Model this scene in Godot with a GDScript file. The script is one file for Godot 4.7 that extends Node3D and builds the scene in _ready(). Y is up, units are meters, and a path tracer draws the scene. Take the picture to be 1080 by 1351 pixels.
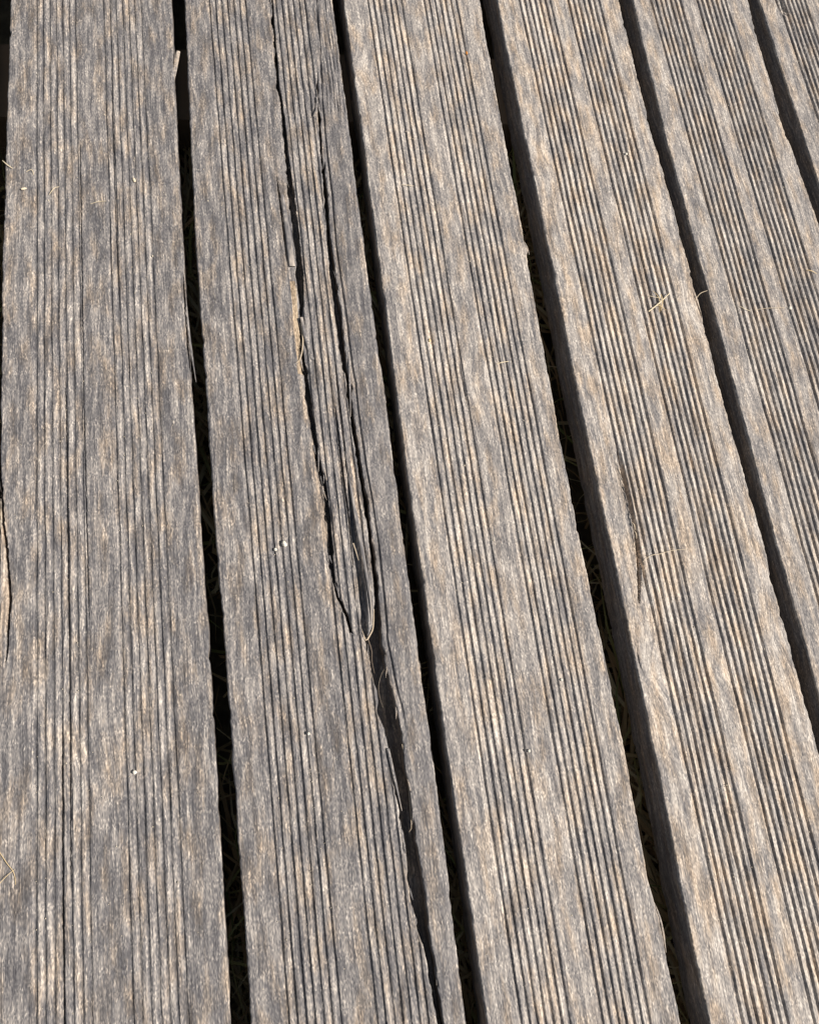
extends Node3D
# Weathered ribbed decking seen from close above. Units: metres; board data below is in millimetres on the deck's top plane.

const GROUND := -0.13            # ground level; the deck's top is y = 0
const THICK := 35.0              # plank thickness, mm
const TEX_W := 512               # 160 mm across
const TEX_H := 1536              # 1180 mm along
const NW := 1024
const NH := 2048

var deck: Node3D
var zs := PackedFloat32Array()   # rows of a plank, mm
var fib: PackedByteArray
var fleck: PackedByteArray
var patch: PackedByteArray
var warp: PackedByteArray
var speck: PackedByteArray
var hue: PackedByteArray
var luts: Array = []
var n_edge := FastNoiseLite.new()
var n_wear := FastNoiseLite.new()
var n_cup := FastNoiseLite.new()
var edge_left: Array = []
var edge_at := 0.0
var edge_z := -99999.0
var rng := RandomNumberGenerator.new()


func _ready():
	# ---- camera, sky, sun, exposure
	var cam := Camera3D.new()
	cam.name = "camera"
	cam.transform = Transform3D(Basis(Vector3(0.97865, 0.15925, 0.12996), Vector3(0.0763, 0.30562, -0.94909), Vector3(-0.19086, 0.93874, 0.28695)).orthonormalized(), Vector3(0, 0.6219, 0))
	cam.fov = 63.906
	cam.near = 0.02
	cam.far = 400.0
	add_child(cam)
	cam.current = true
	var env := Environment.new()
	env.background_mode = Environment.BG_SKY
	env.tonemap_mode = Environment.TONE_MAPPER_LINEAR
	env.tonemap_exposure = 1.44
	env.sdfgi_enabled = true
	env.ssao_enabled = true
	env.ssil_enabled = true
	var sky := Sky.new()
	var sm := ProceduralSkyMaterial.new()
	sm.sky_top_color = Color(0.43, 0.475, 0.53)
	sm.sky_horizon_color = Color(0.76, 0.77, 0.77)
	sm.sky_curve = 0.16
	sm.ground_bottom_color = Color(0.20, 0.19, 0.15)
	sm.ground_horizon_color = Color(0.55, 0.56, 0.52)
	sm.energy_multiplier = 0.72
	sky.sky_material = sm
	env.sky = sky
	var we := WorldEnvironment.new()
	we.name = "world_environment"
	we.environment = env
	add_child(we)
	var sun := DirectionalLight3D.new()
	sun.name = "sun"
	sun.light_energy = 1.6
	sun.light_color = Color(1.0, 0.962, 0.912)
	sun.light_angular_distance = 0.53
	sun.shadow_enabled = true
	add_child(sun)
	var to_sun := Vector3(0.82, 0.92, 0.30).normalized()
	sun.look_at_from_position(to_sun, Vector3.ZERO, Vector3.UP)

	rng.seed = 20
	make_noise()
	make_luts()
	rows()
	ground()
	build_deck()
	grass()
	debris()


# ---------------------------------------------------------------- noise and textures

func noise(kind: int, freq: float, sd: int, octaves := 1) -> FastNoiseLite:
	var n := FastNoiseLite.new()
	n.noise_type = kind
	n.frequency = freq
	n.seed = sd
	n.fractal_type = FastNoiseLite.FRACTAL_FBM if octaves > 1 else FastNoiseLite.FRACTAL_NONE
	n.fractal_octaves = octaves
	return n


func bytes(n: FastNoiseLite, w: int, h: int) -> PackedByteArray:
	var im := n.get_image(w, h)
	im.convert(Image.FORMAT_L8)
	if w != NW or h != NH:
		im.resize(NW, NH, Image.INTERPOLATE_CUBIC)
	return im.get_data()


func make_noise():
	fib = bytes(noise(FastNoiseLite.TYPE_VALUE, 0.62, 3, 2), 820, 95)
	fleck = bytes(noise(FastNoiseLite.TYPE_VALUE, 0.60, 8, 2), 720, 560)
	patch = bytes(noise(FastNoiseLite.TYPE_SIMPLEX, 0.15, 5, 4), 270, 200)
	warp = bytes(noise(FastNoiseLite.TYPE_SIMPLEX, 0.05, 12, 3), 128, 220)
	speck = bytes(noise(FastNoiseLite.TYPE_VALUE, 0.93, 21), 800, 1500)
	hue = bytes(noise(FastNoiseLite.TYPE_SIMPLEX, 0.12, 31, 3), 160, 220)
	n_edge = noise(FastNoiseLite.TYPE_SIMPLEX, 1.0, 41, 3)
	n_wear = noise(FastNoiseLite.TYPE_SIMPLEX, 1.0, 43, 2)
	n_cup = noise(FastNoiseLite.TYPE_SIMPLEX, 1.0, 47, 1)


func make_luts():
	var stops := [0.0, 0.28, 0.5, 0.72, 1.0]
	var sets := [
		[Color(0.058, 0.057, 0.064), Color(0.118, 0.114, 0.120), Color(0.220, 0.206, 0.201), Color(0.370, 0.337, 0.310), Color(0.62, 0.575, 0.525)],
		[Color(0.058, 0.056, 0.060), Color(0.120, 0.113, 0.114), Color(0.228, 0.206, 0.194), Color(0.382, 0.338, 0.300), Color(0.63, 0.575, 0.51)],
		[Color(0.060, 0.055, 0.056), Color(0.124, 0.112, 0.107), Color(0.240, 0.208, 0.184), Color(0.400, 0.340, 0.287), Color(0.65, 0.57, 0.485)],
		[Color(0.062, 0.055, 0.053), Color(0.130, 0.112, 0.101), Color(0.254, 0.210, 0.174), Color(0.420, 0.340, 0.270), Color(0.66, 0.56, 0.455)],
		[Color(0.10, 0.08, 0.06), Color(0.20, 0.155, 0.112), Color(0.34, 0.265, 0.19), Color(0.50, 0.40, 0.29), Color(0.66, 0.55, 0.43)]]
	for s in sets:
		var l := PackedByteArray()
		for i in 256:
			var t := i / 255.0
			var k := 0
			while k < 3 and t > stops[k + 1]:
				k += 1
			var a: Color = s[k]
			var b: Color = s[k + 1]
			var c: Color = a.lerp(b, (t - stops[k]) / (stops[k + 1] - stops[k])).linear_to_srgb()
			l.append(int(c.r * 255.0))
			l.append(int(c.g * 255.0))
			l.append(int(c.b * 255.0))
		luts.append(l)


# One board's wood: fibres that follow a warped grain, weathered blotches, worn ribs. knots: [x mm in the board, z mm, radius mm, strength px]
func wood(sd: int, bias: float, blotch: float, contrast: float, wave: float, knots: Array, warm: float, bare := [], grooves := PackedFloat32Array(), worn := 0.0, big := 0.10) -> StandardMaterial3D:
	var col := PackedByteArray()
	col.resize(TEX_W * TEX_H * 3)
	var hgt := PackedByteArray()
	hgt.resize(TEX_W * TEX_H)
	var ox := 90 + (sd * 137) % 320
	var oy := (sd * 213) % (NH - TEX_H)
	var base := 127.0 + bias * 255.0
	# the ribs' tops are rubbed down to paler wood; column by column how much
	var crest := PackedFloat32Array()
	crest.resize(TEX_W)
	for i in range(1, grooves.size()):
		var a := grooves[i - 1]
		var b := grooves[i]
		if b - a < 8.0:
			for x in TEX_W:
				var u := (x / 3.2 - 10.0 - a) / (b - a)
				if u >= 0.0 and u <= 1.0:
					crest[x] = smoothstep(0.16, 0.42, u) * (1.0 - smoothstep(0.62, 0.88, u)) * 1.35
	var p := 0
	var q := 0
	for y in TEX_H:
		var row := (y + oy) * NW
		var near: Array = []
		for k in knots:
			var ky: float = (k[1] + 870.0) / 1180.0 * TEX_H
			var dy: float = (y - ky) * 0.768 / k[2]
			if absf(dy) < 2.4:
				near.append([(k[0] + 10.0) * 3.2, exp(-dy * dy * 0.55), k[2] * 3.2, k[3], dy])
		var zmm := y * 0.768 - 870.0
		var open: Array = []
		for k in bare:
			if zmm > k[0][1] and zmm < k[0][k[0].size() - 1]:
				open.append([(along(k[0], zmm) + 10.0) * 3.2, k[1] * 3.2, minf(1.0, minf(zmm - k[0][1], k[0][k[0].size() - 1] - zmm) / 25.0), k[2]])
		for x in TEX_W:
			var i0 := row + ((x + ox) & 1023)
			var w := (warp[i0] - 127) * wave
			var soft := 0.0
			for k in near:
				var dx: float = (x - k[0]) / k[2]
				var e: float = k[1] * exp(-dx * dx)
				w += e * k[3]
				soft += e
			var i1 := row + (clampi(int(x + ox + w), 0, 1023))
			var g: int = patch[i1]
			var f: int = fib[i1]
			var b: int = fleck[i1]
			var sp: int = speck[i0]
			var d := (f - 127) * 0.34 + (b - 127) * 0.22 + (sp - 127) * 0.50
			var t := base + (warp[row + 1023 - ((x + ox) & 1023)] - 127) * big + clampf((g - 127) * blotch + d * 0.42, -46.0, 42.0) + d * contrast * 0.58 + maxf(d - 32.0, 0.0) * 1.1
			t += crest[x] * worn * (0.85 + (f - 127) * 0.004 + (g - 127) * 0.002)
			if soft > 0.0:
				t += soft * 22.0
			var torn := 0.0
			for k in open:
				var e: float = absf(x - k[0] + (f - 127) * 0.05) / k[1]
				var cover: float = k[2] * (1.0 - smoothstep(0.5, 1.1, e))
				torn = maxf(torn, cover)
				t += cover * k[3]
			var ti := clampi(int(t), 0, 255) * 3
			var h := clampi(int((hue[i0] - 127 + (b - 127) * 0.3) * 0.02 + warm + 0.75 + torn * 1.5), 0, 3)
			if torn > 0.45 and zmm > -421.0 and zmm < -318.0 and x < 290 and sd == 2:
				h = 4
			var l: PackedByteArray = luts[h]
			col[q] = l[ti]
			col[q + 1] = l[ti + 1]
			col[q + 2] = l[ti + 2]
			q += 3
			hgt[p] = clampi(int(127.0 + d * 1.1), 0, 255)
			p += 1
	var m := StandardMaterial3D.new()
	m.resource_name = "weathered_wood"
	var im := Image.create_from_data(TEX_W, TEX_H, false, Image.FORMAT_RGB8, col)
	m.albedo_texture = ImageTexture.create_from_image(im)
	m.roughness = 0.82
	m.metallic_specular = 0.35
	var hi := Image.create_from_data(TEX_W, TEX_H, false, Image.FORMAT_L8, hgt)
	m.heightmap_enabled = true
	m.heightmap_texture = ImageTexture.create_from_image(hi)
	m.heightmap_scale = 0.045
	return m


func plain(c: Color, rough := 0.85) -> StandardMaterial3D:
	var m := StandardMaterial3D.new()
	m.albedo_color = c.linear_to_srgb()
	m.roughness = rough
	m.metallic_specular = 0.3
	return m


# ---------------------------------------------------------------- small helpers

func numbered(called: String, parent: Node) -> String:
	if not parent.has_node(NodePath(called)):
		return called
	var i := 1
	while parent.has_node(NodePath("%s_%03d" % [called, i])):
		i += 1
	return "%s_%03d" % [called, i]


func put(called: String, mesh: Mesh, m: Material, parent: Node, at := Vector3.ZERO) -> MeshInstance3D:
	var o := MeshInstance3D.new()
	o.name = numbered(called, parent)
	o.mesh = mesh
	o.material_override = m
	o.position = at
	parent.add_child(o, true)
	return o


func tag(o: Node, label: String, category := "", group := "", kind := ""):
	if label:
		o.set_meta("label", label)
	if category:
		o.set_meta("category", category)
	if group:
		o.set_meta("group", group)
	if kind:
		o.set_meta("kind", kind)


func thing(called: String, at: Vector3, label: String, category: String, group := "") -> Node3D:
	var o := Node3D.new()
	o.name = numbered(called, self)
	o.position = at
	add_child(o, true)
	tag(o, label, category, group)
	return o


# a value along a polyline [x0, z0, x1, z1, ...] (z rising), held flat beyond its ends
func along(p: Array, z: float) -> float:
	if z <= p[1]:
		return p[0]
	var n := int(p.size() * 0.5)
	for i in range(1, n):
		if z <= p[i * 2 + 1]:
			var a: float = p[i * 2 - 1]
			var t: float = (z - a) / maxf(p[i * 2 + 1] - a, 0.001)
			return lerpf(p[i * 2 - 2], p[i * 2], t)
	return p[n * 2 - 2]


func rows():
	var z := -1500.0
	while z < -840.0:
		zs.append(z)
		z += 30.0
	while z < 290.0:
		zs.append(z)
		z += 2.4
	while z < 800.0:
		zs.append(z)
		z += 30.0


# Lengthwise piece of a board. spec: x0 (nominal left edge, mm), grooves, depth, seed. left/right: polylines. o: options
func strip(called: String, parent: Node3D, spec: Dictionary, left: Array, right: Array, m: Material, o := {}) -> MeshInstance3D:
	var z_from: float = o.get("from", -1500.0)
	var z_to: float = o.get("to", 800.0)
	var r_left: float = o.get("round_left", 1.5)
	var r_right: float = o.get("round_right", 1.5)
	var top: float = o.get("top", 0.0)
	var thick: float = o.get("thick", THICK)
	var step: float = o.get("step", 0.42)
	var rough_left: float = o.get("rough_left", 1.0)
	var rough_right: float = o.get("rough_right", 1.0)
	var cracks: Array = o.get("cracks", [])
	var extra: int = o.get("extra", 0)
	var sd: float = spec.seed * 131.7
	var x0: float = spec.x0
	var depth: float = spec.depth
	var soft: float = spec.get("soft", 0.38)
	var relief: float = spec.get("relief", 0.08)
	var wear: float = spec.wear
	var rough: float = spec.wear * spec.get("rough", 1.0)
	# groove profile table, one entry per 0.1 mm of the board
	var table := PackedFloat32Array()
	var which := PackedInt32Array()
	table.resize(1800)
	which.resize(1800)
	for gi in spec.grooves.size():
		var gc: float = spec.grooves[gi]
		var half: float = spec.half * (0.88 + 0.24 * fposmod(gi * 0.618 + sd, 1.0))
		for k in range(-40, 41):
			var i := int(round((gc + 10.0) * 10.0)) + k
			if i < 0 or i >= 1800:
				continue
			var v := 1.0 - smoothstep(soft, 1.12, absf(k * 0.1) / half)
			if v > table[i]:
				table[i] = v
			if absf(k * 0.1) < 2.9:
				which[i] = gi + 1
	# rows
	var zz := PackedFloat32Array()
	for z in zs:
		if z >= z_from and z <= z_to:
			zz.append(z)
	var nr := zz.size()
	var lx := PackedFloat32Array()
	var rx := PackedFloat32Array()
	for z in zz:
		var a := along(left, z) + rough_left * (0.55 * n_edge.get_noise_2d(z * 0.018, sd) + 0.35 * n_edge.get_noise_2d(z * 0.11, sd + 40.0))
		var b := along(right, z) + rough_right * (0.55 * n_edge.get_noise_2d(z * 0.018, sd + 90.0) + 0.35 * n_edge.get_noise_2d(z * 0.11, sd + 130.0))
		a += rough_left * 1.6 * maxf(n_edge.get_noise_2d(z * 0.035, sd + 170.0) - 0.28, 0.0)
		b -= rough_right * 1.6 * maxf(n_edge.get_noise_2d(z * 0.035, sd + 210.0) - 0.28, 0.0)
		b = maxf(b, a + 0.3)
		lx.append(a)
		rx.append(b)
	var x_low := 1.0e9
	var x_high := -1.0e9
	for r in nr:
		x_low = minf(x_low, lx[r])
		x_high = maxf(x_high, rx[r])
	var nt := maxi(4, int((x_high - x_low) / step))
	var nc := nt + 1 + 6
	var origin := Vector3((along(left, (z_from + z_to) * 0.5) + along(right, (z_from + z_to) * 0.5)) * 0.5, -thick, (maxf(z_from, -1500.0) + minf(z_to, 800.0)) * 0.5)
	var pos := PackedVector3Array()
	var uvs := PackedVector2Array()
	pos.resize(nr * nc)
	uvs.resize(nr * nc)
	var ng: int = spec.grooves.size()
	for r in nr:
		var z := zz[r]
		var a := lx[r]
		var b := rx[r]
		var v := (z + 870.0) / 1180.0
		v = pingpong(v, 1.0)
		# depth and height of each groove and rib along the row
		var gd := PackedFloat32Array()
		var rh := PackedFloat32Array()
		var shift: float = 0.22 * n_wear.get_noise_2d(z * 0.012, sd + 7.0) * spec.wander
		for gi in ng + 1:
			gd.append(depth * (1.0 + 0.22 * rough * n_wear.get_noise_2d(z * 0.02, sd + gi * 19.0) + 0.06 * n_wear.get_noise_2d(z * 0.15, sd + gi * 23.0)))
			rh.append(rough * (0.18 * n_wear.get_noise_2d(z * 0.03, sd + gi * 37.0) + 0.14 * n_wear.get_noise_2d(z * 0.17, sd + gi * 41.0)) - 0.12 * wear)
		# cracks open in this row: [x, half width, depth]
		var open: Array = []
		for c in cracks:
			var cp: Array = c.p
			var c0: float = cp[1]
			var c1: float = cp[cp.size() - 1]
			if z > c0 and z < c1:
				var fade := minf(1.0, minf(z - c0, c1 - z) / 22.0)
				var wob := 0.35 * n_edge.get_noise_2d(z * 0.2, sd + 300.0 + c0)
				open.append([along(cp, z) + wob, c.w * 0.5 * (0.45 + 0.55 * fade) * (1.0 + 0.5 * n_edge.get_noise_2d(z * 0.09, sd + 200.0)), c.d * fade])
		var base := r * nc
		# left side, from the bottom up
		for s in 3:
			var dy: float = [thick, thick * 0.5, r_left + 0.9][s]
			var inset: float = [0.9, 0.35, 0.0][s] + 0.4 * n_cup.get_noise_2d(z * 0.03, sd + s * 11.0)
			pos[base + s] = (Vector3(a + inset, top - dy, z) - Vector3(origin.x, origin.y, origin.z)) * 0.001
			uvs[base + s] = Vector2((a - x0 - dy + 10.0) / 160.0, v)
		for j in nt + 1:
			var x := clampf(lerpf(x_low, x_high, float(j) / nt), a, b)
			var bx := x - x0
			var h := top
			var ti := clampi(int((bx + shift + 10.0) * 10.0), 0, 1799)
			var g := table[ti]
			var wg := which[ti]
			if wg > 0:
				h -= g * gd[wg]
				h += (1.0 - g) * rh[wg]
			h += 0.45 * n_cup.get_noise_2d(x * 0.02 + sd, z * 0.006) + relief * n_cup.get_noise_2d(x * 0.9 + sd, z * 0.025) + 0.05 * n_cup.get_noise_2d(x * 1.6, z * 0.2 + sd)
			for c in open:
				var e: float = absf(x - c[0]) / c[1]
				if e < 1.6:
					h -= c[2] * (1.0 - smoothstep(0.55, 1.5, e))
			match extra:
				1:
					h += split_shelf(x, z)
				2:
					h += loose_strip(x, z)
				3:
					h += edge_slope(x, z)
				4:
					h += torn_lip(x, z)
				5:
					h += knot_hole(x, z)
			var el := x - a
			if el < r_left:
				var q := r_left - el
				h -= r_left - sqrt(maxf(r_left * r_left - q * q, 0.0))
			var er := b - x
			if er < r_right:
				var q := r_right - er
				h -= r_right - sqrt(maxf(r_right * r_right - q * q, 0.0))
			h = maxf(h, top - thick + 1.0)
			pos[base + 3 + j] = Vector3(x - origin.x, h - origin.y, z - origin.z) * 0.001
			uvs[base + 3 + j] = Vector2((bx + 10.0) / 160.0, v)
		for s in 3:
			var dy: float = [r_right + 0.9, thick * 0.5, thick][s]
			var inset: float = [0.0, 0.35, 0.9][s] + 0.4 * n_cup.get_noise_2d(z * 0.03, sd + 60.0 + s * 11.0)
			pos[base + 4 + nt + s] = (Vector3(b - inset, top - dy, z) - Vector3(origin.x, origin.y, origin.z)) * 0.001
			uvs[base + 4 + nt + s] = Vector2((b - x0 + dy + 10.0) / 160.0, v)
	var nrm := PackedVector3Array()
	nrm.resize(nr * nc)
	for r in nr:
		var up := maxi(r - 1, 0) * nc
		var dn := mini(r + 1, nr - 1) * nc
		var base := r * nc
		for j in nc:
			var dj := pos[base + mini(j + 1, nc - 1)] - pos[base + maxi(j - 1, 0)]
			if dj.length_squared() < 1.0e-14:
				dj = Vector3(0.0002, 0.0, 0.0)
			nrm[base + j] = (pos[dn + j] - pos[up + j]).cross(dj).normalized()
	var idx := PackedInt32Array()
	var sdx := PackedInt32Array()
	for r in nr - 1:
		var base := r * nc
		for j in nc:
			var k := j + 1 if j + 1 < nc else 0
			var q := [base + j, base + k, base + nc + k, base + j, base + nc + k, base + nc + j]
			if j < 2 or j > nc - 4:
				sdx.append_array(q)
			else:
				idx.append_array(q)
	var last := (nr - 1) * nc
	for j in range(1, nc - 1):
		sdx.append_array([0, j + 1, j, last, last + j, last + j + 1])
	# the sides are a surface of their own: sawn faces, given a darker brown wood than the tops
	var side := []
	side.resize(Mesh.ARRAY_MAX)
	var remap := {}
	var s_pos := PackedVector3Array()
	var s_nrm := PackedVector3Array()
	var s_uv := PackedVector2Array()
	for i in sdx.size():
		var v := sdx[i]
		if not remap.has(v):
			remap[v] = s_pos.size()
			s_pos.append(pos[v])
			s_nrm.append(nrm[v])
			s_uv.append(uvs[v])
		sdx[i] = remap[v]
	side[Mesh.ARRAY_VERTEX] = s_pos
	side[Mesh.ARRAY_NORMAL] = s_nrm
	side[Mesh.ARRAY_TEX_UV] = s_uv
	side[Mesh.ARRAY_INDEX] = sdx
	var arr := []
	arr.resize(Mesh.ARRAY_MAX)
	arr[Mesh.ARRAY_VERTEX] = pos
	arr[Mesh.ARRAY_NORMAL] = nrm
	arr[Mesh.ARRAY_TEX_UV] = uvs
	arr[Mesh.ARRAY_INDEX] = idx
	var mesh := ArrayMesh.new()
	mesh.add_surface_from_arrays(Mesh.PRIMITIVE_TRIANGLES, arr)
	mesh.surface_set_material(0, m)
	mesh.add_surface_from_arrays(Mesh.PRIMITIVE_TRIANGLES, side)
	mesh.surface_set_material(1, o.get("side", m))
	var inst := MeshInstance3D.new()
	inst.name = numbered(called, parent)
	inst.mesh = mesh
	parent.add_child(inst, true)
	inst.global_position = origin * 0.001
	return inst


# a thin bent sliver: an oval tube through points (mm, world), width and thickness in mm at each point
func sliver(points: Array, widths: Array, flat: float, sides := 7, turn := 0.0) -> ArrayMesh:
	var curve := Curve3D.new()
	for i in points.size():
		var a: Vector3 = points[maxi(i - 1, 0)]
		var b: Vector3 = points[mini(i + 1, points.size() - 1)]
		var h := (b - a) / 6.0
		curve.add_point(points[i], -h, h)
	curve.bake_interval = 0.5
	var n := maxi(points.size() * 4, 6)
	var total := curve.get_baked_length()
	var pos := PackedVector3Array()
	var nrm := PackedVector3Array()
	var uvs := PackedVector2Array()
	var idx := PackedInt32Array()
	var o: Vector3 = points[0]
	for i in n + 1:
		var t := float(i) / n
		var c := curve.sample_baked(t * total, true)
		var d := (curve.sample_baked(minf(t + 0.02, 1.0) * total, true) - curve.sample_baked(maxf(t - 0.02, 0.0) * total, true)).normalized()
		var ref := Vector3.UP if absf(d.y) < 0.9 else Vector3.RIGHT
		var s := d.cross(ref).normalized().rotated(d, turn)
		var u := s.cross(d).normalized()
		var f := t * (widths.size() - 1)
		var k := mini(int(f), widths.size() - 2)
		var w := lerpf(widths[k], widths[k + 1], f - k) * 0.5
		for e in sides:
			var ang := TAU * e / sides
			pos.append((c + s * cos(ang) * w + u * sin(ang) * w * flat - o) * 0.001)
			nrm.append((s * cos(ang) * flat + u * sin(ang)).normalized())
			uvs.append(Vector2(float(e) / sides * 0.03 + 0.3, t * 0.04 + 0.2))
	for i in n:
		for e in sides:
			var a := i * sides + e
			var b := i * sides + (e + 1) % sides
			idx.append_array([a, b, a + sides, b, b + sides, a + sides])
	for e in range(1, sides - 1):
		idx.append_array([0, e + 1, e, n * sides, n * sides + e, n * sides + e + 1])
	var arr := []
	arr.resize(Mesh.ARRAY_MAX)
	arr[Mesh.ARRAY_VERTEX] = pos
	arr[Mesh.ARRAY_NORMAL] = nrm
	arr[Mesh.ARRAY_TEX_UV] = uvs
	arr[Mesh.ARRAY_INDEX] = idx
	var mesh := ArrayMesh.new()
	mesh.add_surface_from_arrays(Mesh.PRIMITIVE_TRIANGLES, arr)
	return mesh


func put_sliver(called: String, parent: Node3D, points: Array, widths: Array, flat: float, m: Material, turn := 0.0) -> MeshInstance3D:
	var o := MeshInstance3D.new()
	o.name = numbered(called, parent)
	o.mesh = sliver(points, widths, flat, 7, turn)
	o.material_override = m
	parent.add_child(o, true)
	o.global_position = points[0] * 0.001
	return o


# ---------------------------------------------------------------- the setting

func ground():
	var pm := PlaneMesh.new()
	pm.size = Vector2(300, 300)
	var m := StandardMaterial3D.new()
	var nt := NoiseTexture2D.new()
	nt.width = 512
	nt.height = 512
	nt.seamless = true
	nt.noise = noise(FastNoiseLite.TYPE_SIMPLEX, 0.03, 77, 5)
	var ramp := Gradient.new()
	ramp.set_color(0, Color(0.07, 0.055, 0.035).linear_to_srgb())
	ramp.set_color(1, Color(0.20, 0.165, 0.10).linear_to_srgb())
	nt.color_ramp = ramp
	m.albedo_texture = nt
	m.uv1_triplanar = true
	m.uv1_world_triplanar = true
	m.uv1_scale = Vector3(2.3, 2.3, 2.3)
	m.roughness = 0.95
	var g := put("ground", pm, m, self, Vector3(0, GROUND, 0))
	tag(g, "dark soil under the deck seen through the gaps", "ground", "", "structure")


func blade_mesh(bend: float) -> ArrayMesh:
	var st := SurfaceTool.new()
	st.begin(Mesh.PRIMITIVE_TRIANGLES)
	var n := 5
	var pts: Array = []
	for i in n + 1:
		var t := float(i) / n
		var a := bend * t
		pts.append([Vector3(sin(a) * t, cos(a * 0.9) * t, 0.08 * sin(t * 5.0)), 0.016 * (1.0 - t * t * 0.9)])
	for i in n:
		var a: Vector3 = pts[i][0]
		var b: Vector3 = pts[i + 1][0]
		var wa := Vector3(0, 0, pts[i][1])
		var wb := Vector3(0, 0, pts[i + 1][1])
		for v in [a - wa, b - wb, a + wa, a + wa, b - wb, b + wb]:
			st.add_vertex(v)
	st.generate_normals()
	return st.commit()


func grass():
	var m := StandardMaterial3D.new()
	m.vertex_color_use_as_albedo = true
	m.roughness = 0.7
	m.cull_mode = BaseMaterial3D.CULL_DISABLED
	m.backlight = Color(0.25, 0.25, 0.2)
	for kind in 2:
		var mm := MultiMesh.new()
		mm.transform_format = MultiMesh.TRANSFORM_3D
		mm.use_colors = true
		mm.mesh = blade_mesh([1.5, 1.0][kind])
		var n: int = [9000, 1500][kind]
		mm.instance_count = n
		for i in n:
			var x := rng.randf_range(-0.30, 0.80)
			var z := rng.randf_range(-0.585, 0.50)
			var tuft := n_cup.get_noise_2d(x * 6.0, z * 6.0) * 0.5 + 0.5
			var near := smoothstep(0.02, 0.25, z)
			var far := smoothstep(-0.36, -0.50, z)
			var lush := maxf(maxf(near, far), 0.15)
			if rng.randf() > 0.2 + 0.8 * lush:
				z = rng.randf_range(0.08, 0.45)
			var len := rng.randf_range(0.05, 0.11) * (0.65 + 0.7 * tuft)
			var b := Basis(Vector3.UP, rng.randf() * TAU) * Basis(Vector3.RIGHT, rng.randf_range(-0.9, 0.9))
			if kind == 0 and rng.randf() < 0.5:
				b = b * Basis(Vector3.BACK, -rng.randf_range(0.6, 1.3))
			mm.set_instance_transform(i, Transform3D(b.scaled(Vector3.ONE * len), Vector3(x, GROUND + rng.randf_range(0.0, 0.035), z)))
			if i < [2200, 120][kind]:
				var spot: Array = [[127.0, -515.0, 30.0], [133.0, 200.0, 60.0], [-33.0, -535.0, 25.0], [-33.0, 190.0, 70.0], [300.0, -500.0, 40.0], [304.0, 215.0, 70.0], [300.0, 60.0, 80.0], [-34.0, -380.0, 60.0], [130.0, -400.0, 60.0]][i % 9]
				len = rng.randf_range(0.10, 0.155)
				b = Basis(Vector3.UP, rng.randf() * TAU) * Basis(Vector3.RIGHT, rng.randf_range(-0.5, 0.5))
				mm.set_instance_transform(i, Transform3D(b.scaled(Vector3.ONE * len), Vector3((spot[0] + rng.randfn(0.0, 16.0)) * 0.001, GROUND, (spot[1] + rng.randfn(0.0, 1.0) * spot[2]) * 0.001)))
			var c: Color
			if kind == 0:
				c = Color(0.52, 0.41, 0.22).lerp(Color(0.34, 0.22, 0.11), rng.randf())
				if rng.randf() < 0.3:
					c = Color(0.60, 0.51, 0.32)
			else:
				c = Color(0.16, 0.19, 0.06).lerp(Color(0.40, 0.35, 0.15), rng.randf())
			mm.set_instance_color(i, c)
		var o := MultiMeshInstance3D.new()
		o.name = ["dry_grass", "green_grass"][kind]
		o.multimesh = mm
		o.material_override = m
		add_child(o, true)
		tag(o, ["matted dry straw coloured grass on the soil below the gaps", "sparse green grass blades growing up below the gaps"][kind], "grass", "", "stuff")


# ---------------------------------------------------------------- the deck

func groove_set(shift: float, pitch := 5.7, count := 7, second := 57.8) -> PackedFloat32Array:
	var g := PackedFloat32Array()
	for s in 2:
		for i in count:
			g.append(shift + s * second + i * pitch)
	return g


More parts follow.
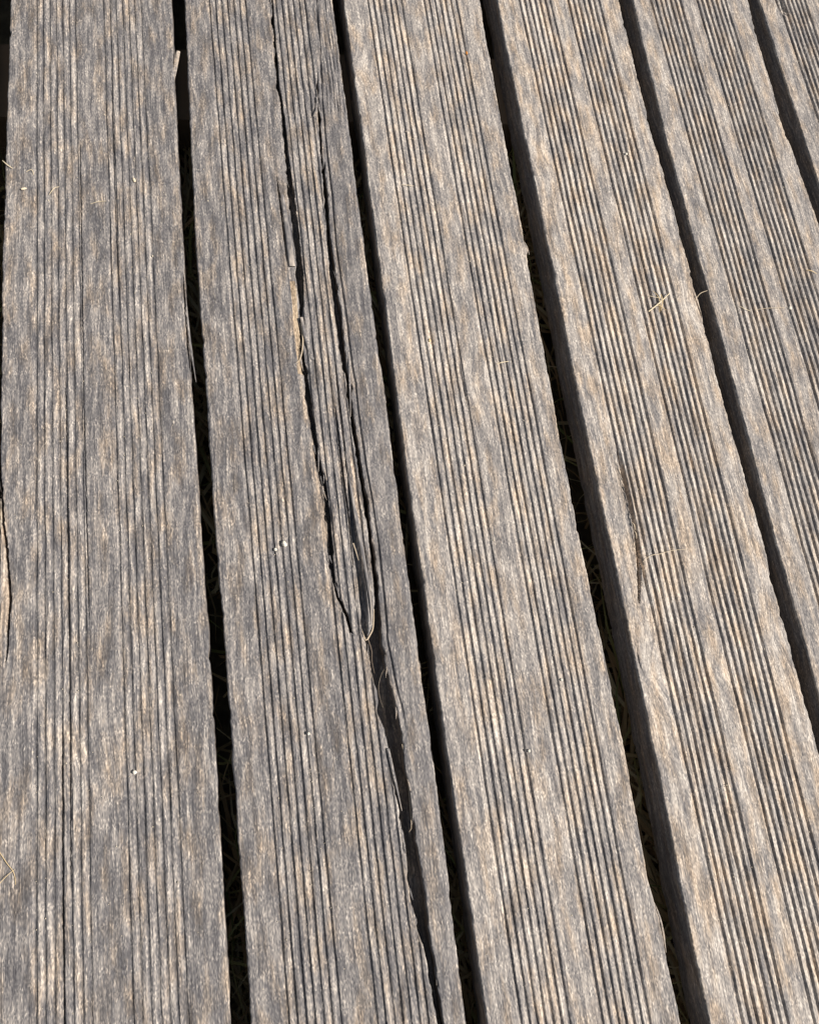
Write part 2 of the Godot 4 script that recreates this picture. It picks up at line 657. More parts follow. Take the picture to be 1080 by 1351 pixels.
func build_deck():
	deck = thing("wooden_deck", Vector3(0.2, GROUND, -0.35), "weathered grey brown ribbed timber deck of long parallel planks with open gaps", "deck")
	var wa := wood(1, -0.125, 0.46, 1.0, 0.06, [[60.0, -60.0, 30.0, 16.0]], 0.3, [[[0.0, -235, 1.5, -200, 3.0, -150, 2.5, -100], 3.2, 62.0]], groove_set(24.0, 5.6, 7, 58.6), 19.0)
	var wb := wood(2, -0.125, 0.46, 1.0, 0.06, [[120.0, -640.0, 16.0, 22.0], [20.0, -70.0, 18.0, 12.0]], 0.3, [[[78.0, -420, 77.4, -385, 77.0, -340, 77.2, -292, 79.0, -261, 80.5, -238, 83, -200, 82.5, -155, 82.5, -125], 3.0, 20.0], [[108.5, -560, 109.0, -440, 110.0, -300, 112.0, -150], 1.6, 16.0]], groove_set(24.6), 19.0)
	var wc := wood(3, 0.035, 0.42, 1.0, 0.04, [[8.0, -640.0, 16.0, 24.0], [64.0, -300.0, 18.0, 14.0]], 0.4, [], groove_set(25.0), 18.0)
	var wd := wood(4, 0.09, 0.46, 1.0, 0.04, [[7.0, -545.0, 14.0, 18.0], [18.0, -45.0, 16.0, 34.0], [66.0, -36.0, 14.0, 30.0], [132.0, -370.0, 16.0, 20.0], [124.0, -60.0, 16.0, 18.0]], 0.9, [[[23.0, -215, 22.6, -170, 21.4, -130, 19.0, -100], 1.2, 0.0]], groove_set(24.4, 5.75, 7, 55.0), 16.0)
	var we := wood(5, 0.05, 0.36, 1.0, 0.04, [[125.0, -530.0, 14.0, 16.0], [22.0, -290.0, 16.0, 18.0]], 0.4, [], groove_set(24.0, 5.8, 7, 55.5), 16.0)
	var wf := wood(6, 0.03, 0.36, 1.0, 0.05, [[10.0, -735.0, 10.0, 24.0]], 0.5, [], groove_set(24.2, 5.6, 7, 56.0), 16.0)
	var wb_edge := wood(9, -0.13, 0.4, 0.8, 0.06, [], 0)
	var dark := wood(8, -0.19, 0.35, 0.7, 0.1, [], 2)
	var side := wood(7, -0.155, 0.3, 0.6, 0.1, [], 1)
	var fresh := plain(Color(0.46, 0.38, 0.29))

	# joists that the planks lie on
	for z in [-0.61, 0.43, -1.42]:
		var bm := BoxMesh.new()
		bm.size = Vector3(1.52, -GROUND - 0.0352, 0.085)
		var j := put("joist", bm, plain(Color(0.17, 0.125, 0.085)), deck)
		j.global_position = Vector3(0.36, (GROUND - 0.0352) * 0.5, z - 0.0425)

	# A: broad plank at the left, shallow worn ribs, split along its left edge
	var sa := {"x0": -180.5, "grooves": groove_set(24.0, 5.6, 7, 58.6), "depth": 1.15, "half": 1.6, "soft": 0.3, "relief": 0.14, "wear": 0.9, "rough": 1.2, "wander": 1.6, "seed": 1}
	var la := [-178.5, -710, -182.0, -435, -181.5, 150]
	var ra := [-35.5, -718, -37.6, -560, -38.1, -432, -38.1, -317, -37.3, -200, -36.4, -100, -36.8, -12, -36.8, 70, -37.4, 148]
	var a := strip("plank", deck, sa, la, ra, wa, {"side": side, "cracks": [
		{"p": [-182.2, -262, -181.8, -242, -180.6, -230, -179.3, -206, -177, -188, -175.8, -174, -174.7, -159, -174, -146, -174.9, -132, -175.2, -115, -176.6, -99], "w": 1.5, "d": 9.0},
		{"p": [-139.0, -60, -139.6, 40, -139.2, 230], "w": 0.9, "d": 2.6},
		{"p": [-120.4, -560, -121.0, -300, -120.0, -120], "w": 0.7, "d": 1.6},
		{"p": [-134.6, -330, -134.0, -100, -134.8, 60], "w": 0.7, "d": 2.0},
		{"p": [-92.2, -650, -92.8, -480, -92.0, -380], "w": 0.6, "d": 1.2},
		{"p": [-39.3, -420, -39.6, -380, -39.2, -345, -38.2, -318], "w": 0.8, "d": 5.0}]})
	tag(a, "broad greyish brown plank at the left with shallow worn ribs and a split left edge")
	put_sliver("splinter", a, [Vector3(-38.6, -2.5, -621), Vector3(-36.8, -1.2, -630), Vector3(-34.6, 0.8, -641), Vector3(-31.8, 2.6, -653)], [1.4, 3.4, 4.2, 3.8], 0.3, wc)
	put_sliver("splinter", a, [Vector3(-38.6, -2.0, -400), Vector3(-38.0, -1.0, -372), Vector3(-36.6, -0.6, -345), Vector3(-34.2, -1.6, -315)], [0.6, 2.0, 1.9, 0.4], 0.5, wa)

	# B: split plank
	var sb := {"x0": -25.5, "grooves": groove_set(24.6), "depth": 1.5, "half": 1.65, "soft": 0.32, "relief": 0.1, "wear": 0.8, "wander": 1.0, "seed": 2}
	var lb := [-23.2, -718, -25.7, -567, -27.4, -432, -26.8, -310, -26.8, -200, -25.5, -99, -25.1, -10, -24.3, 72, -24.4, 150]
	var rb := [120.0, -726, 119.4, -569, 118.6, -429, 119.8, -302, 119.2, -188, 119.4, -43, 119.3, 64, 118.1, 120, 117.7, 175]
	var b_right := [61.5, -1500, 59.4, -723, 57.7, -666, 56.8, -621, 57.2, -585, 56.8, -539, 56.2, -505, 56.4, -490, 56.2, -461, 56.6, -438, 56.5, -421, 55.9, -385, 53.8, -355, 52.5, -334, 53.1, -327, 53.6, -292, 55.5, -261, 56.5, -238, 59, -226, 60, -212, 59.8, -186, 59.1, -155, 58.7, -140, 60.2, -126, 63.4, -118, 66.6, -110, 67.8, -103, 68.4, -98, 77.4, -97.2, 78.6, -92, 80.3, -76, 82.5, -56, 83.2, -48, 83.2, -35, 86.4, -29, 87.9, 2, 88.7, 31, 90.5, 60, 90.8, 97, 93.2, 117, 96.2, 137, 97.2, 153, 97.8, 171, 99.0, 800]
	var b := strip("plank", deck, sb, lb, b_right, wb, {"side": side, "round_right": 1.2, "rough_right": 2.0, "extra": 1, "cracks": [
		{"p": [47.2, -520, 47.8, -490, 48.5, -461, 48.8, -438, 49.0, -420], "w": 0.9, "d": 5.0}]})
	tag(b, "split plank with a long jagged crack and loose strips of ribs")
	var mid_left := [62.4, -1500, 60.5, -723, 59.1, -666, 58.9, -621, 60.3, -577, 60.5, -539, 61.6, -501, 62.7, -461, 62.1, -438, 61.6, -415, 59.8, -385, 56, -367, 55.4, -334, 56.3, -313, 57.8, -281, 58.9, -262, 59, -244, 59.6, -234, 62, -226, 62.8, -218, 62.7, -192, 61.8, -155, 61.4, -138, 62.1, -126, 65.1, -119, 68.3, -111, 70.1, -95, 72.2, -92]
	var mid_right := [103.5, -1500, 101.5, -723, 99.6, -668, 94.4, -622, 91.4, -588, 89.4, -543, 88.4, -501, 85.1, -442, 85.3, -385, 85.7, -354, 86.3, -332, 87.8, -311, 87.5, -290, 88.2, -251, 89, -236, 90, -206, 90.6, -174, 90.8, -156, 90.3, -140, 88.5, -116, 85.9, -101, 80.6, -93, 78.5, -92]
	var s1 := strip("split_strip", b, sb, mid_left, mid_right, wb, {"side": side, "to": -91.8, "round_left": 0.7, "round_right": 0.7, "rough_left": 1.3, "rough_right": 1.3, "thick": 14.0, "step": 0.3, "extra": 2, "cracks": [
		{"p": [76.0, -290, 76.2, -250, 76.4, -217, 77.0, -194, 76.3, -166, 76.0, -142], "w": 1.3, "d": 4.0},
		{"p": [80.6, -330, 80.0, -270, 80.2, -220, 81.6, -190], "w": 0.8, "d": 2.5}]})
	tag(s1, "loose ribbed strip between the two cracks ending in a broken tip")
	edge_left = [101.1, -1500, 99.2, -723, 97.5, -668, 94.1, -622, 92.6, -586, 91.2, -543, 91.2, -501, 89.3, -442, 90.4, -384, 90.6, -354, 90.2, -325, 91.3, -307, 90.9, -290, 91.1, -251, 91.8, -229, 93, -203, 93.8, -174, 93.7, -152, 93.2, -128, 92.6, -104, 91.7, -90, 92.7, -75, 93.9, -55, 95.8, -41, 97.9, -18, 97.9, 4, 98.9, 25, 98.7, 50, 99.7, 61, 100.3, 93, 100.1, 108, 100.7, 126, 101.4, 149, 101.9, 172, 103.5, 800]
	var sb3 := {"x0": -25.5, "grooves": PackedFloat32Array(), "depth": 1.7, "half": 1.4, "wear": 0.8, "wander": 1.0, "seed": 9}
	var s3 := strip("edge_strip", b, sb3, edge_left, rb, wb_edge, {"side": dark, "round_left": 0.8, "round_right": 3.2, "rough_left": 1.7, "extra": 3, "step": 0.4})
	tag(s3, "dark smooth strip along the right edge beyond the crack")
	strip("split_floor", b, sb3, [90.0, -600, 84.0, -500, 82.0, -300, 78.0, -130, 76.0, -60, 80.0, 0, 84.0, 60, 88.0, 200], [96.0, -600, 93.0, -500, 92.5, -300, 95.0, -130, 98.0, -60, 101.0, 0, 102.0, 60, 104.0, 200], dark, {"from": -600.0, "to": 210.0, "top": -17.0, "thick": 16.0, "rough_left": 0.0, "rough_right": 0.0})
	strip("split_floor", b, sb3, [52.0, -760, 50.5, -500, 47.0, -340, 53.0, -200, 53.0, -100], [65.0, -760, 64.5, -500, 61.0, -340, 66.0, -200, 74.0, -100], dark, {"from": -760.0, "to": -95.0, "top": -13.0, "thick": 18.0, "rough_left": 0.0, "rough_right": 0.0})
	put_sliver("splinter", b, [Vector3(80.4, -0.6, -246), Vector3(82.2, 1.0, -196), Vector3(85.0, 2.0, -152), Vector3(86.2, 2.2, -122), Vector3(85.2, 1.2, -102)], [0.8, 2.2, 3.0, 2.6, 1.0], 0.55, wb)
	put_sliver("splinter", b, [Vector3(50.2, -0.8, -520), Vector3(51.6, -0.1, -478), Vector3(52.3, 0.2, -446), Vector3(52.8, 0.3, -421)], [0.8, 3.4, 5.2, 5.8], 0.4, wb)
	put_sliver("splinter", b, [Vector3(62.0, 0.2, -330), Vector3(58.0, 1.0, -352), Vector3(56.2, 1.4, -370)], [3.0, 3.4, 2.6], 0.4, wb)
	put_sliver("splinter", b, [Vector3(92.6, -0.2, -330), Vector3(90.2, 0.8, -300), Vector3(88.0, 0.6, -276)], [1.8, 1.6, 0.4], 0.5, wb)
	put_sliver("splinter", b, [Vector3(61.6, 0.0, -262), Vector3(58.8, 0.5, -246), Vector3(57.0, -0.4, -230)], [2.2, 1.8, 0.3], 0.5, wb)
	put_sliver("splinter", b, [Vector3(86.4, -0.4, -10), Vector3(88.8, 0.2, 12), Vector3(91.2, -0.6, 34)], [2.4, 2.0, 0.4], 0.45, wb)
	# torn splinters standing along both lips of the split
	for k in 26:
		var z := rng.randf_range(-560.0, 150.0)
		var on_left := k % 2 == 0
		var x := along(b_right, z) - 0.6 if on_left else (along(mid_left, z) + 0.4 if z < -110.0 and k % 4 == 1 else along(edge_left, z) + 0.4)
		var out := rng.randf_range(0.6, 2.2) * (1.0 if on_left else -1.0)
		var run := rng.randf_range(5.0, 17.0) * (1.0 if rng.randf() < 0.6 else -1.0)
		var y := rng.randf_range(-2.2, 0.1)
		put_sliver("splinter", b, [Vector3(x, y, z), Vector3(x + out * 0.3, y + 0.5, z + run * 0.5), Vector3(x + out, y + rng.randf_range(-0.6, 1.0), z + run)], [rng.randf_range(0.6, 1.6), rng.randf_range(0.5, 1.3), 0.2], 0.5, [wb, wc, wb_edge][k % 3])
	# the broken tip, its pale curled rim and torn fibres
	put_sliver("splinter", b, [Vector3(75.8, -1.6, -106), Vector3(77.6, -1.0, -97), Vector3(79.4, -0.2, -91), Vector3(82.4, 0.6, -94), Vector3(85.8, 1.2, -100), Vector3(88.2, 1.2, -114)], [0.5, 1.0, 1.3, 1.0, 0.9, 0.4], 0.7, fresh)
	put_sliver("splinter", b, [Vector3(78.2, 0.3, -168), Vector3(79.4, 1.6, -161), Vector3(80.5, 3.0, -153)], [1.0, 0.9, 0.4], 0.5, fresh)
	put_sliver("splinter", b, [Vector3(54.6, -1.0, -366), Vector3(55.6, 0.2, -352), Vector3(54.2, 0.8, -340), Vector3(51.4, 0.2, -331), Vector3(47.8, 0.4, -328)], [1.0, 1.1, 1.2, 1.0, 0.5], 0.5, fresh)
	put_sliver("splinter", b, [Vector3(92.0, -0.4, -606), Vector3(91.8, 0.8, -597), Vector3(89.8, 1.6, -589), Vector3(87.0, 1.0, -582)], [2.0, 1.8, 1.3, 0.4], 0.5, wb)
	put_sliver("fibre", b, [Vector3(92.6, -2.0, -70), Vector3(88.4, -3.0, -64), Vector3(85.6, -5.0, -56), Vector3(85.8, -6.0, -47), Vector3(87.4, -6.5, -40)], [0.2, 0.25, 0.22, 0.15], 1.0, plain(Color(0.30, 0.25, 0.20)))
	put_sliver("fibre", b, [Vector3(81.6, -3.0, -92), Vector3(83.4, -4.0, -83), Vector3(83.0, -6.0, -75), Vector3(84.2, -8.0, -66)], [0.5, 0.4, 0.3, 0.2], 0.6, plain(Color(0.24, 0.19, 0.15)))
	put_sliver("fibre", b, [Vector3(97.4, -1.4, -12), Vector3(98.6, -1.8, 6), Vector3(98.2, -2.4, 24), Vector3(97.0, -3.0, 46), Vector3(95.0, -3.4, 49)], [0.4, 0.6, 0.5, 0.6, 0.3], 0.5, fresh)

	# C
	var sc := {"x0": 129.8, "grooves": groove_set(25.0), "depth": 1.6, "half": 1.6, "soft": 0.35, "relief": 0.1, "wear": 0.6, "rough": 1.0, "wander": 0.3, "seed": 3}
	var c := strip("plank", deck, sc, [130.4, -727, 130.6, -578, 130.3, -497, 130.0, -420, 129.5, -320, 128.6, -230, 129.0, -174, 129.8, -100, 129.6, 0, 130.8, 64, 131.3, 177], [272.7, -735, 269.8, -572, 269.4, -442, 270.6, -434, 268.6, -428, 268.2, -400, 266.6, -295, 265.4, -176, 266.8, -68, 268.0, 28, 266.6, 105, 269.2, 134, 268.6, 154, 269.3, 200], wc, {"side": side, "cracks": [
		{"p": [188.0, -330, 188.6, -300, 188.2, -270], "w": 0.8, "d": 1.6}]})
	tag(c, "tan grey plank with deep clean ribs right of the split plank")
	put_sliver("splinter", c, [Vector3(267.8, -1.0, 122), Vector3(269.8, -1.2, 131), Vector3(270.6, -1.8, 142), Vector3(270.2, -3.0, 156)], [0.5, 1.4, 1.6, 0.4], 0.45, wc)
	put_sliver("splinter", c, [Vector3(269.2, -1.2, -444), Vector3(270.6, -0.6, -437), Vector3(271.6, -1.2, -430)], [0.6, 1.5, 0.4], 0.5, wc)

	# D
	var sd := {"x0": 291.0, "grooves": groove_set(24.4, 5.75, 7, 55.0), "depth": 1.85, "half": 1.6, "wear": 0.4, "wander": 0.3, "seed": 4}
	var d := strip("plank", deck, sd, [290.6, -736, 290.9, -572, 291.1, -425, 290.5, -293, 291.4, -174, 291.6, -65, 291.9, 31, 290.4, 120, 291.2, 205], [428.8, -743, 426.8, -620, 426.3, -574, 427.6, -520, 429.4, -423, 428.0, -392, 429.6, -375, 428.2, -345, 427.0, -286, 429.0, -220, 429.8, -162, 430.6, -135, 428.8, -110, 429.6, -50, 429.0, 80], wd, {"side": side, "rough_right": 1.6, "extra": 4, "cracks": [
		{"p": [316.6, -232, 315.2, -216, 315.4, -202, 315.3, -185, 315.7, -172, 315.2, -160, 314.3, -145, 312.2, -129, 309.3, -113, 305, -96], "w": 1.9, "d": 14.0},
		{"p": [425.0, -388, 426.6, -372, 428.4, -352], "w": 0.8, "d": 3.0},
		{"p": [296.0, -66, 294.6, -52, 296.4, -38], "w": 1.4, "d": 2.0}]})
	tag(d, "light tan plank with deep ribs and a short torn crack beside its left ribs")
	for k in 2:
		put_sliver("fibre", d, [Vector3(314.4 + 0.2 * k, 0.2, -166 + k * 7.5), Vector3(315.6, 0.7, -163 + k * 7.5), Vector3(315.9 - 0.2 * k, -0.6, -159 + k * 7.5)], [0.4, 0.9, 0.3], 0.7, plain(Color(0.52, 0.43, 0.32)))

	# E and F at the right
	var se := {"x0": 442.0, "grooves": groove_set(24.0, 5.8, 7, 55.5), "depth": 1.8, "half": 1.6, "wear": 0.4, "wander": 0.3, "seed": 5}
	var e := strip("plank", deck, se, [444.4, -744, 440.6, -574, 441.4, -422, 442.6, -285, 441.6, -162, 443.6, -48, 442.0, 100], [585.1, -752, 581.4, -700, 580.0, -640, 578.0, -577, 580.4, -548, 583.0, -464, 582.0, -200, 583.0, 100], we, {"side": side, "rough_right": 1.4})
	tag(e, "tan grey ribbed plank running off the right edge of the view")
	var sf := {"x0": 598.6, "grooves": groove_set(24.2, 5.6, 7, 56.0), "depth": 1.8, "half": 1.6, "wear": 0.7, "wander": 0.3, "seed": 6}
	var f := strip("plank", deck, sf, [598.8, -753, 598.4, -548, 599.0, -300, 598.6, 100], [738.0, -753, 739.0, -300, 738.0, 100], wf, {"side": side, "extra": 5})
	tag(f, "grey plank in the top right corner with a broken knot in its left rib")
	# plank left of A, of which only the dark gap beside it shows
	var sg := {"x0": -338.0, "grooves": groove_set(24.0), "depth": 1.5, "half": 1.65, "soft": 0.32, "relief": 0.1, "wear": 0.8, "wander": 1.0, "seed": 8}
	var g := strip("plank", deck, sg, [-337.0, -700, -336.0, 200], [-197.0, -700, -198.5, 200], wb, {"side": side, "step": 0.9})
	tag(g, "outermost plank left of the broad worn plank")
	# the deck goes on to the right of the view
	for k in 2:
		var x := 753.0 + k * 155.0
		var sh := {"x0": x, "grooves": groove_set(24.4), "depth": 1.6, "half": 1.6, "wear": 0.5, "wander": 0.3, "seed": 10 + k}
		strip("plank", deck, sh, [x, -700, x + 1.0, 200], [x + 139.0, -700, x + 138.0, 200], [wc, we][k], {"side": side, "step": 1.1})


func split_shelf(x: float, z: float) -> float:
	# torn-out lower shelf right of the short strip end, then a rounded, worn lip along the crack
	var h := 0.0
	if z > -420.0 and z < -318.0:
		var w := smoothstep(49.3, 49.9, x) * (1.0 - smoothstep(-345.0, -322.0, z))
		h -= 2.2 * w * (1.0 - 0.35 * smoothstep(-420.0, -360.0, z))
	if z > -345.0 and z < -125.0:
		var f := smoothstep(-345.0, -300.0, z) * (1.0 - smoothstep(-170.0, -125.0, z))
		h -= f * 3.0 * smoothstep(6.0, 0.0, lerpf(53.8, 60.0, clampf((z + 334.0) / 120.0, 0.0, 1.0)) - x)
	if z > -30.0:
		h -= 0.4 * smoothstep(84.0, 90.0, x)
	return h


func loose_strip(x: float, z: float) -> float:
	var h := 0.3 + 1.5 * 0.45 * smoothstep(-330.0, -260.0, z) + 0.35 * n_cup.get_noise_2d(x * 0.05, z * 0.03)
	h -= 1.4 * smoothstep(-112.0, -94.0, z) * (1.0 - smoothstep(76.5, 78.0, x))
	# missing surface in the middle near the tip, left of the raised rib
	var f := smoothstep(-225.0, -165.0, z)
	if f > 0.0:
		var c := along([77.6, -225, 77.0, -172, 76.4, -142, 76.0, -118, 77.6, -100, 79.4, -92], z)
		var e := along([79.6, -225, 81.8, -172, 83.6, -142, 83.2, -118, 81.4, -100, 80.4, -92], z)
		h -= f * 4.2 * smoothstep(c - 0.6, c, x) * (1.0 - smoothstep(e - 0.3, e + 0.4, x))
		h += f * 1.6 * smoothstep(e, e + 0.6, x)
	return h


func edge_slope(x: float, z: float) -> float:
	if z != edge_z:
		edge_z = z
		edge_at = along(edge_left, z)
	var g := absf(x - edge_at - 4.0 - 0.3 * n_edge.get_noise_2d(z * 0.02, 77.0))
	var h := -0.5 - 1.6 * (1.0 - smoothstep(0.4, 1.5, g)) * (1.0 - smoothstep(-60.0, 0.0, z))
	if z < -590.0:
		h += 0.6 * n_cup.get_noise_2d(x * 0.35, z * 0.02)
	h -= 1.2 * smoothstep(110.0, 119.0, x) * smoothstep(-330.0, -250.0, z)
	return h


func torn_lip(x: float, z: float) -> float:
	if z < -240.0 or z > -95.0:
		return 0.0
	var f := smoothstep(-240.0, -205.0, z) * (1.0 - smoothstep(-130.0, -95.0, z))
	var d := (x - 313.6) / 1.6
	return f * (1.8 * exp(-d * d) * (0.6 + 0.8 * n_wear.get_noise_2d(x * 0.5, z * 0.25)) - 5.2 * smoothstep(314.6, 315.4, x - 0.4 * n_edge.get_noise_2d(z * 0.1, 5.0)) * (1.0 - smoothstep(317.8, 318.5, x + smoothstep(-165.0, -130.0, z) * 2.6)))


func knot_hole(x: float, z: float) -> float:
	var dx := (x - 624.0) / 5.5
	var dz := (z + 752.0) / 20.0
	var e := dx * dx + dz * dz
	return -3.4 * (1.0 - smoothstep(0.5, 1.1, e)) + 0.5 * n_wear.get_noise_2d(x * 0.6, z * 0.3) * (1.0 - smoothstep(0.6, 2.0, e))


# ---------------------------------------------------------------- loose bits lying on the planks

func pebble(called: String, x: float, z: float, size: Vector3, m: Material, label: String, category: String, group := "", turn := 0.0):
	var st := SurfaceTool.new()
	st.begin(Mesh.PRIMITIVE_TRIANGLES)
	var sp := SphereMesh.new()
	sp.radius = 0.5
	sp.height = 1.0
	sp.radial_segments = 14
	sp.rings = 8
	st.append_from(sp, 0, Transform3D.IDENTITY)
	var arr := st.commit_to_arrays()
	var v: PackedVector3Array = arr[Mesh.ARRAY_VERTEX]
	for i in v.size():
		var d := 1.0 + 0.28 * n_cup.get_noise_3d(v[i].x * 2.4 + x, v[i].y * 2.4, v[i].z * 2.4 + z)
		v[i] = v[i] * d * size * 0.00078
	arr[Mesh.ARRAY_VERTEX] = v
	arr[Mesh.ARRAY_NORMAL] = null
	var am := ArrayMesh.new()
	am.add_surface_from_arrays(Mesh.PRIMITIVE_TRIANGLES, arr)
	var s2 := SurfaceTool.new()
	s2.create_from(am, 0)
	s2.generate_normals()
	var o := put(called, s2.commit(), m, self, Vector3(x, size.y * 0.42, z) * 0.001)
	o.rotation.y = turn
	tag(o, label, category, group)


func stem(called: String, pts: Array, w: Array, m: Material, label: String, category: String, group := "", flat := 0.6):
	var o := put_sliver(called, self, pts, w, flat, m)
	tag(o, label, category, group)
	return o


func debris():
	var straw := plain(Color(0.58, 0.45, 0.26), 0.6)
	var pale := plain(Color(0.62, 0.53, 0.38), 0.6)
	var husk := plain(Color(0.60, 0.53, 0.40), 0.7)
	var stone := plain(Color(0.62, 0.59, 0.52), 0.8)
	var orange := plain(Color(0.48, 0.20, 0.05), 0.7)
	var hair := plain(Color(0.55, 0.46, 0.34), 0.6)

	var t := thing("straw_tuft", Vector3(0.388, 0.0, -0.374), "small tangle of dry broken straw on the light tan plank's right ribs", "straw")
	put_sliver("straw_stalk", t, [Vector3(375.4, 0.8, -365.4), Vector3(387.0, 1.6, -373.0), Vector3(400.0, 2.6, -383.0)], [1.1, 1.3, 0.8], 0.7, pale)
	put_sliver("straw_stalk", t, [Vector3(384.6, 0.8, -387.0), Vector3(388.6, 1.6, -378.0), Vector3(386.0, 0.8, -364.0)], [0.5, 0.8, 0.4], 0.7, straw)
	put_sliver("straw_stalk", t, [Vector3(391.6, 1.0, -383.0), Vector3(391.0, 2.2, -375.0), Vector3(388.0, 0.8, -366.0)], [0.9, 0.9, 0.5], 0.7, straw)
	put_sliver("straw_stalk", t, [Vector3(379.0, 0.8, -382.0), Vector3(385.4, 1.6, -379.6), Vector3(391.0, 2.0, -378.0)], [0.4, 0.6, 0.5], 0.7, pale)
	put_sliver("straw_stalk", t, [Vector3(383.0, 1.0, -371.0), Vector3(388.0, 1.8, -370.0), Vector3(393.0, 0.8, -366.0)], [0.4, 0.7, 0.3], 0.7, straw)

	stem("dry_stem", [Vector3(316.2, 0.4, -131), Vector3(323.5, 1.8, -135.4), Vector3(333.0, 1.2, -136.4), Vector3(344.0, 1.6, -138.2), Vector3(358.0, 0.6, -138.2)], [0.35, 0.5, 0.4, 0.4, 0.25], hair, "thin pale fibre lying across the ribs beside the torn crack", "plant fibre")
	stem("dry_stem", [Vector3(425.4, 0.4, -375.6), Vector3(428.0, 1.4, -379.0), Vector3(432.0, 2.0, -382.4), Vector3(440.6, 0.4, -386.0)], [0.5, 0.55, 0.5, 0.35], hair, "thin curved dry stem bridging the gap between two tan planks", "plant fibre")
	stem("dry_stem", [Vector3(-180.0, 0.8, 20.0), Vector3(-173.6, 1.6, 30.0), Vector3(-169.4, 1.2, 36.6), Vector3(-168.4, 0.6, 44.0)], [0.4, 0.5, 0.45, 0.3], straw, "thin curved straw at the lower left edge of the broad worn plank", "straw")
	stem("dry_stem", [Vector3(-180.4, 0.8, 44.0), Vector3(-174.0, 1.4, 38.0), Vector3(-169.0, 0.9, 34.6)], [0.35, 0.45, 0.3], straw, "short straw crossing under the curved straw at the lower left edge", "straw")
	stem("dry_stem", [Vector3(221.0, 0.9, -318.4), Vector3(226.0, 1.5, -319.4), Vector3(232.4, 0.9, -320.4)], [0.6, 0.8, 0.5], pale, "short pale straw bit on the right ribs of the plank beside the split one", "straw")
	stem("dry_stem", [Vector3(160.8, 0.8, -505.8), Vector3(166.6, 1.4, -505.0), Vector3(172.2, 0.8, -504.4)], [0.4, 0.6, 0.4], pale, "tiny pale straw lying across the upper left ribs of the third plank", "straw")
	stem("dry_stem", [Vector3(469.4, 0.8, -368.0), Vector3(472.6, 1.5, -365.0), Vector3(479.0, 1.0, -362.0)], [0.5, 0.7, 0.4], pale, "short bent straw on the left ribs of the plank at the right edge", "straw")
	stem("dry_stem", [Vector3(484.0, 0.8, -363.4), Vector3(497.0, 1.4, -364.4), Vector3(516.0, 0.9, -364.6)], [0.3, 0.45, 0.4], hair, "thin pale fibre beside the white crumb on the right hand plank", "plant fibre")
	stem("dry_stem", [Vector3(552.0, 0.8, -405.6), Vector3(556.4, 1.6, -404.2), Vector3(562.4, 0.9, -401.0)], [0.6, 0.9, 0.5], straw, "short brown straw at the right edge of the photograph", "straw")
	stem("dry_stem", [Vector3(-183.0, 0.5, -531.0), Vector3(-179.0, 1.4, -526.0), Vector3(-174.6, 0.8, -522.6)], [0.6, 1.0, 0.5], pale, "pale husk fibre on the upper left edge of the broad worn plank", "straw")
	stem("dry_stem", [Vector3(-164.0, 0.6, -519.4), Vector3(-159.4, 1.3, -521.0), Vector3(-157.8, 0.7, -516.0)], [0.4, 0.6, 0.4], pale, "tiny hooked straw near the upper left husk", "straw")
	stem("dry_stem", [Vector3(-145.6, 0.6, -496.0), Vector3(-141.6, 1.2, -502.0), Vector3(-137.6, 0.7, -504.0)], [0.4, 0.7, 0.4], pale, "tiny slanting straw on the worn ribs of the broad left plank", "straw")
	stem("dry_stem", [Vector3(-112.6, 0.6, -486.4), Vector3(-106.0, 1.1, -488.4), Vector3(-99.6, 0.6, -489.4)], [0.3, 0.5, 0.3], pale, "tiny straw lying crosswise in the middle of the broad left plank", "straw")

	var mm := MultiMesh.new()
	mm.transform_format = MultiMesh.TRANSFORM_3D
	mm.use_colors = true
	var grain := SphereMesh.new()
	grain.radius = 0.5
	grain.height = 1.0
	grain.radial_segments = 6
	grain.rings = 3
	mm.mesh = grain
	mm.instance_count = 2600
	for i in 2600:
		var z := rng.randf_range(-0.85, 0.28)
		var size := rng.randf_range(0.35, 0.8) * 0.001
		if rng.randf() < 0.06:
			size *= 1.7
		var x := rng.randf_range(-0.182, 0.72)
		var base := [-0.1805, -0.0255, 0.1298, 0.291, 0.442, 0.5986]
		var inside := false
		for e in base:
			inside = inside or (x > e + 0.004 and x < e + 0.134)
		if not inside or (x > 0.05 and x < 0.105):
			x = -0.17 + rng.randf() * 0.12
		mm.set_instance_transform(i, Transform3D(Basis.from_euler(Vector3(rng.randf() * 3.0, rng.randf() * 3.0, 0.0)).scaled(Vector3(1.0, 0.7, 1.5) * size), Vector3(x, rng.randf_range(-0.0011, 0.0001), z)))
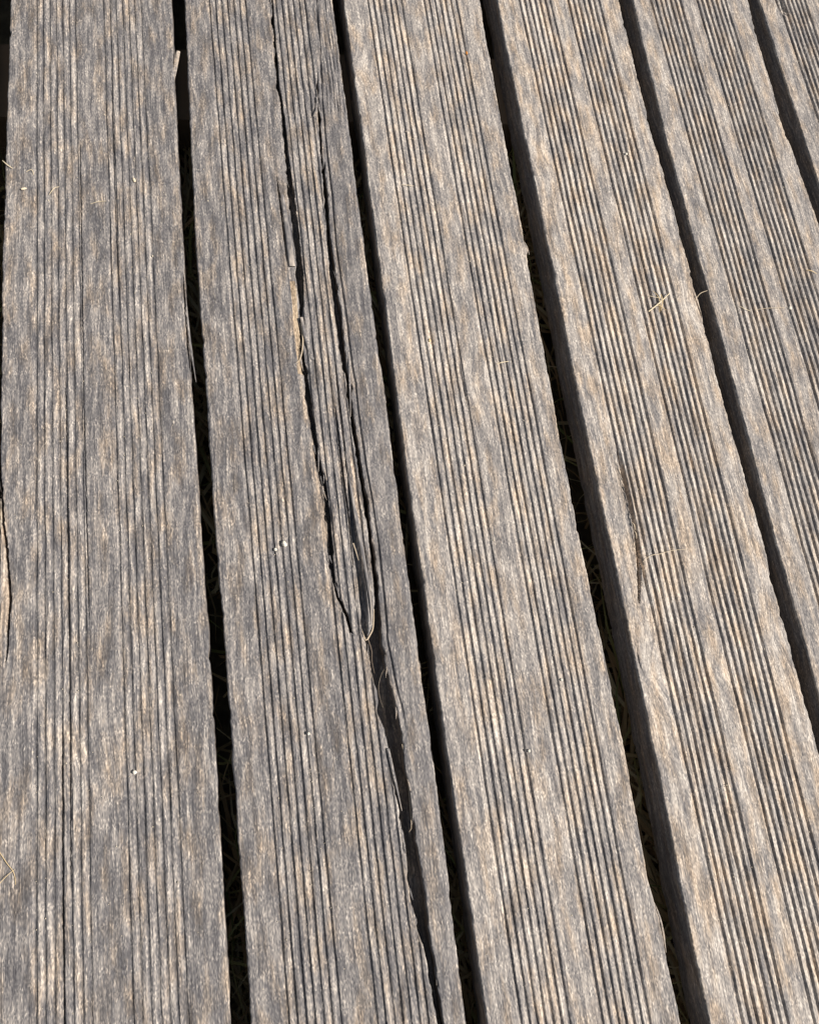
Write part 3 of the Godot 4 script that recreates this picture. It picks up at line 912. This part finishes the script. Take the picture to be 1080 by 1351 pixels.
		mm.set_instance_color(i, Color(0.52, 0.46, 0.36).lerp(Color(0.28, 0.25, 0.21), rng.randf()))
	var gm := StandardMaterial3D.new()
	gm.vertex_color_use_as_albedo = true
	gm.roughness = 0.8
	var grit := MultiMeshInstance3D.new()
	grit.name = "grit"
	grit.multimesh = mm
	grit.material_override = gm
	add_child(grit, true)
	tag(grit, "fine pale grit and dust lying in the grooves of the planks", "grit", "", "stuff")

	pebble("seed_husk", -76.0, -511.0, Vector3(3.0, 2.0, 6.0), husk, "pale oval seed husk on the right ribs of the broad worn plank", "seed husk", "", 0.35)
	pebble("seed_husk", -166.0, -502.0, Vector3(6.0, 1.8, 2.6), husk, "pale lying husk on the upper left of the broad worn plank", "seed husk", "", 0.2)
	pebble("pebble", 24.7, -172.0, Vector3(4.6, 3.0, 6.6), stone, "larger white pebble on the left ribs of the split plank", "pebble", "", 0.3)
	pebble("pebble", 17.6, -168.0, Vector3(3.2, 2.2, 3.4), stone, "smaller white pebble left of the larger one on the split plank", "pebble")
	pebble("pebble", -91.6, -16.8, Vector3(3.8, 2.6, 3.6), stone, "round white pebble low on the broad worn plank", "pebble")
	pebble("pebble", 29.9, -27.8, Vector3(2.6, 2.0, 3.2), stone, "white speck of stone low on the split plank's left ribs", "pebble")
	pebble("pebble", 192.4, 5.0, Vector3(2.8, 2.0, 3.0), stone, "white speck of stone in the middle of the third plank", "pebble")
	pebble("pebble", 227.8, -44.1, Vector3(2.8, 2.0, 2.8), stone, "white speck of stone on the right ribs of the third plank", "pebble")
	pebble("pebble", 392.2, -542.3, Vector3(3.4, 2.4, 3.4), stone, "white crumb on the upper right ribs of the light tan plank", "pebble")
	pebble("pebble", 522.0, -364.1, Vector3(4.2, 2.4, 4.6), stone, "white crumb on the middle of the right hand plank", "pebble")
	pebble("bark_crumb", 247.4, -663.5, Vector3(2.8, 2.2, 5.0), orange, "orange brown crumb high on the third plank's right ribs", "bark crumb")
	pebble("bark_crumb", 164.6, -344.0, Vector3(2.6, 1.8, 4.0), straw, "straw coloured crumb on the left ribs of the third plank", "bark crumb")
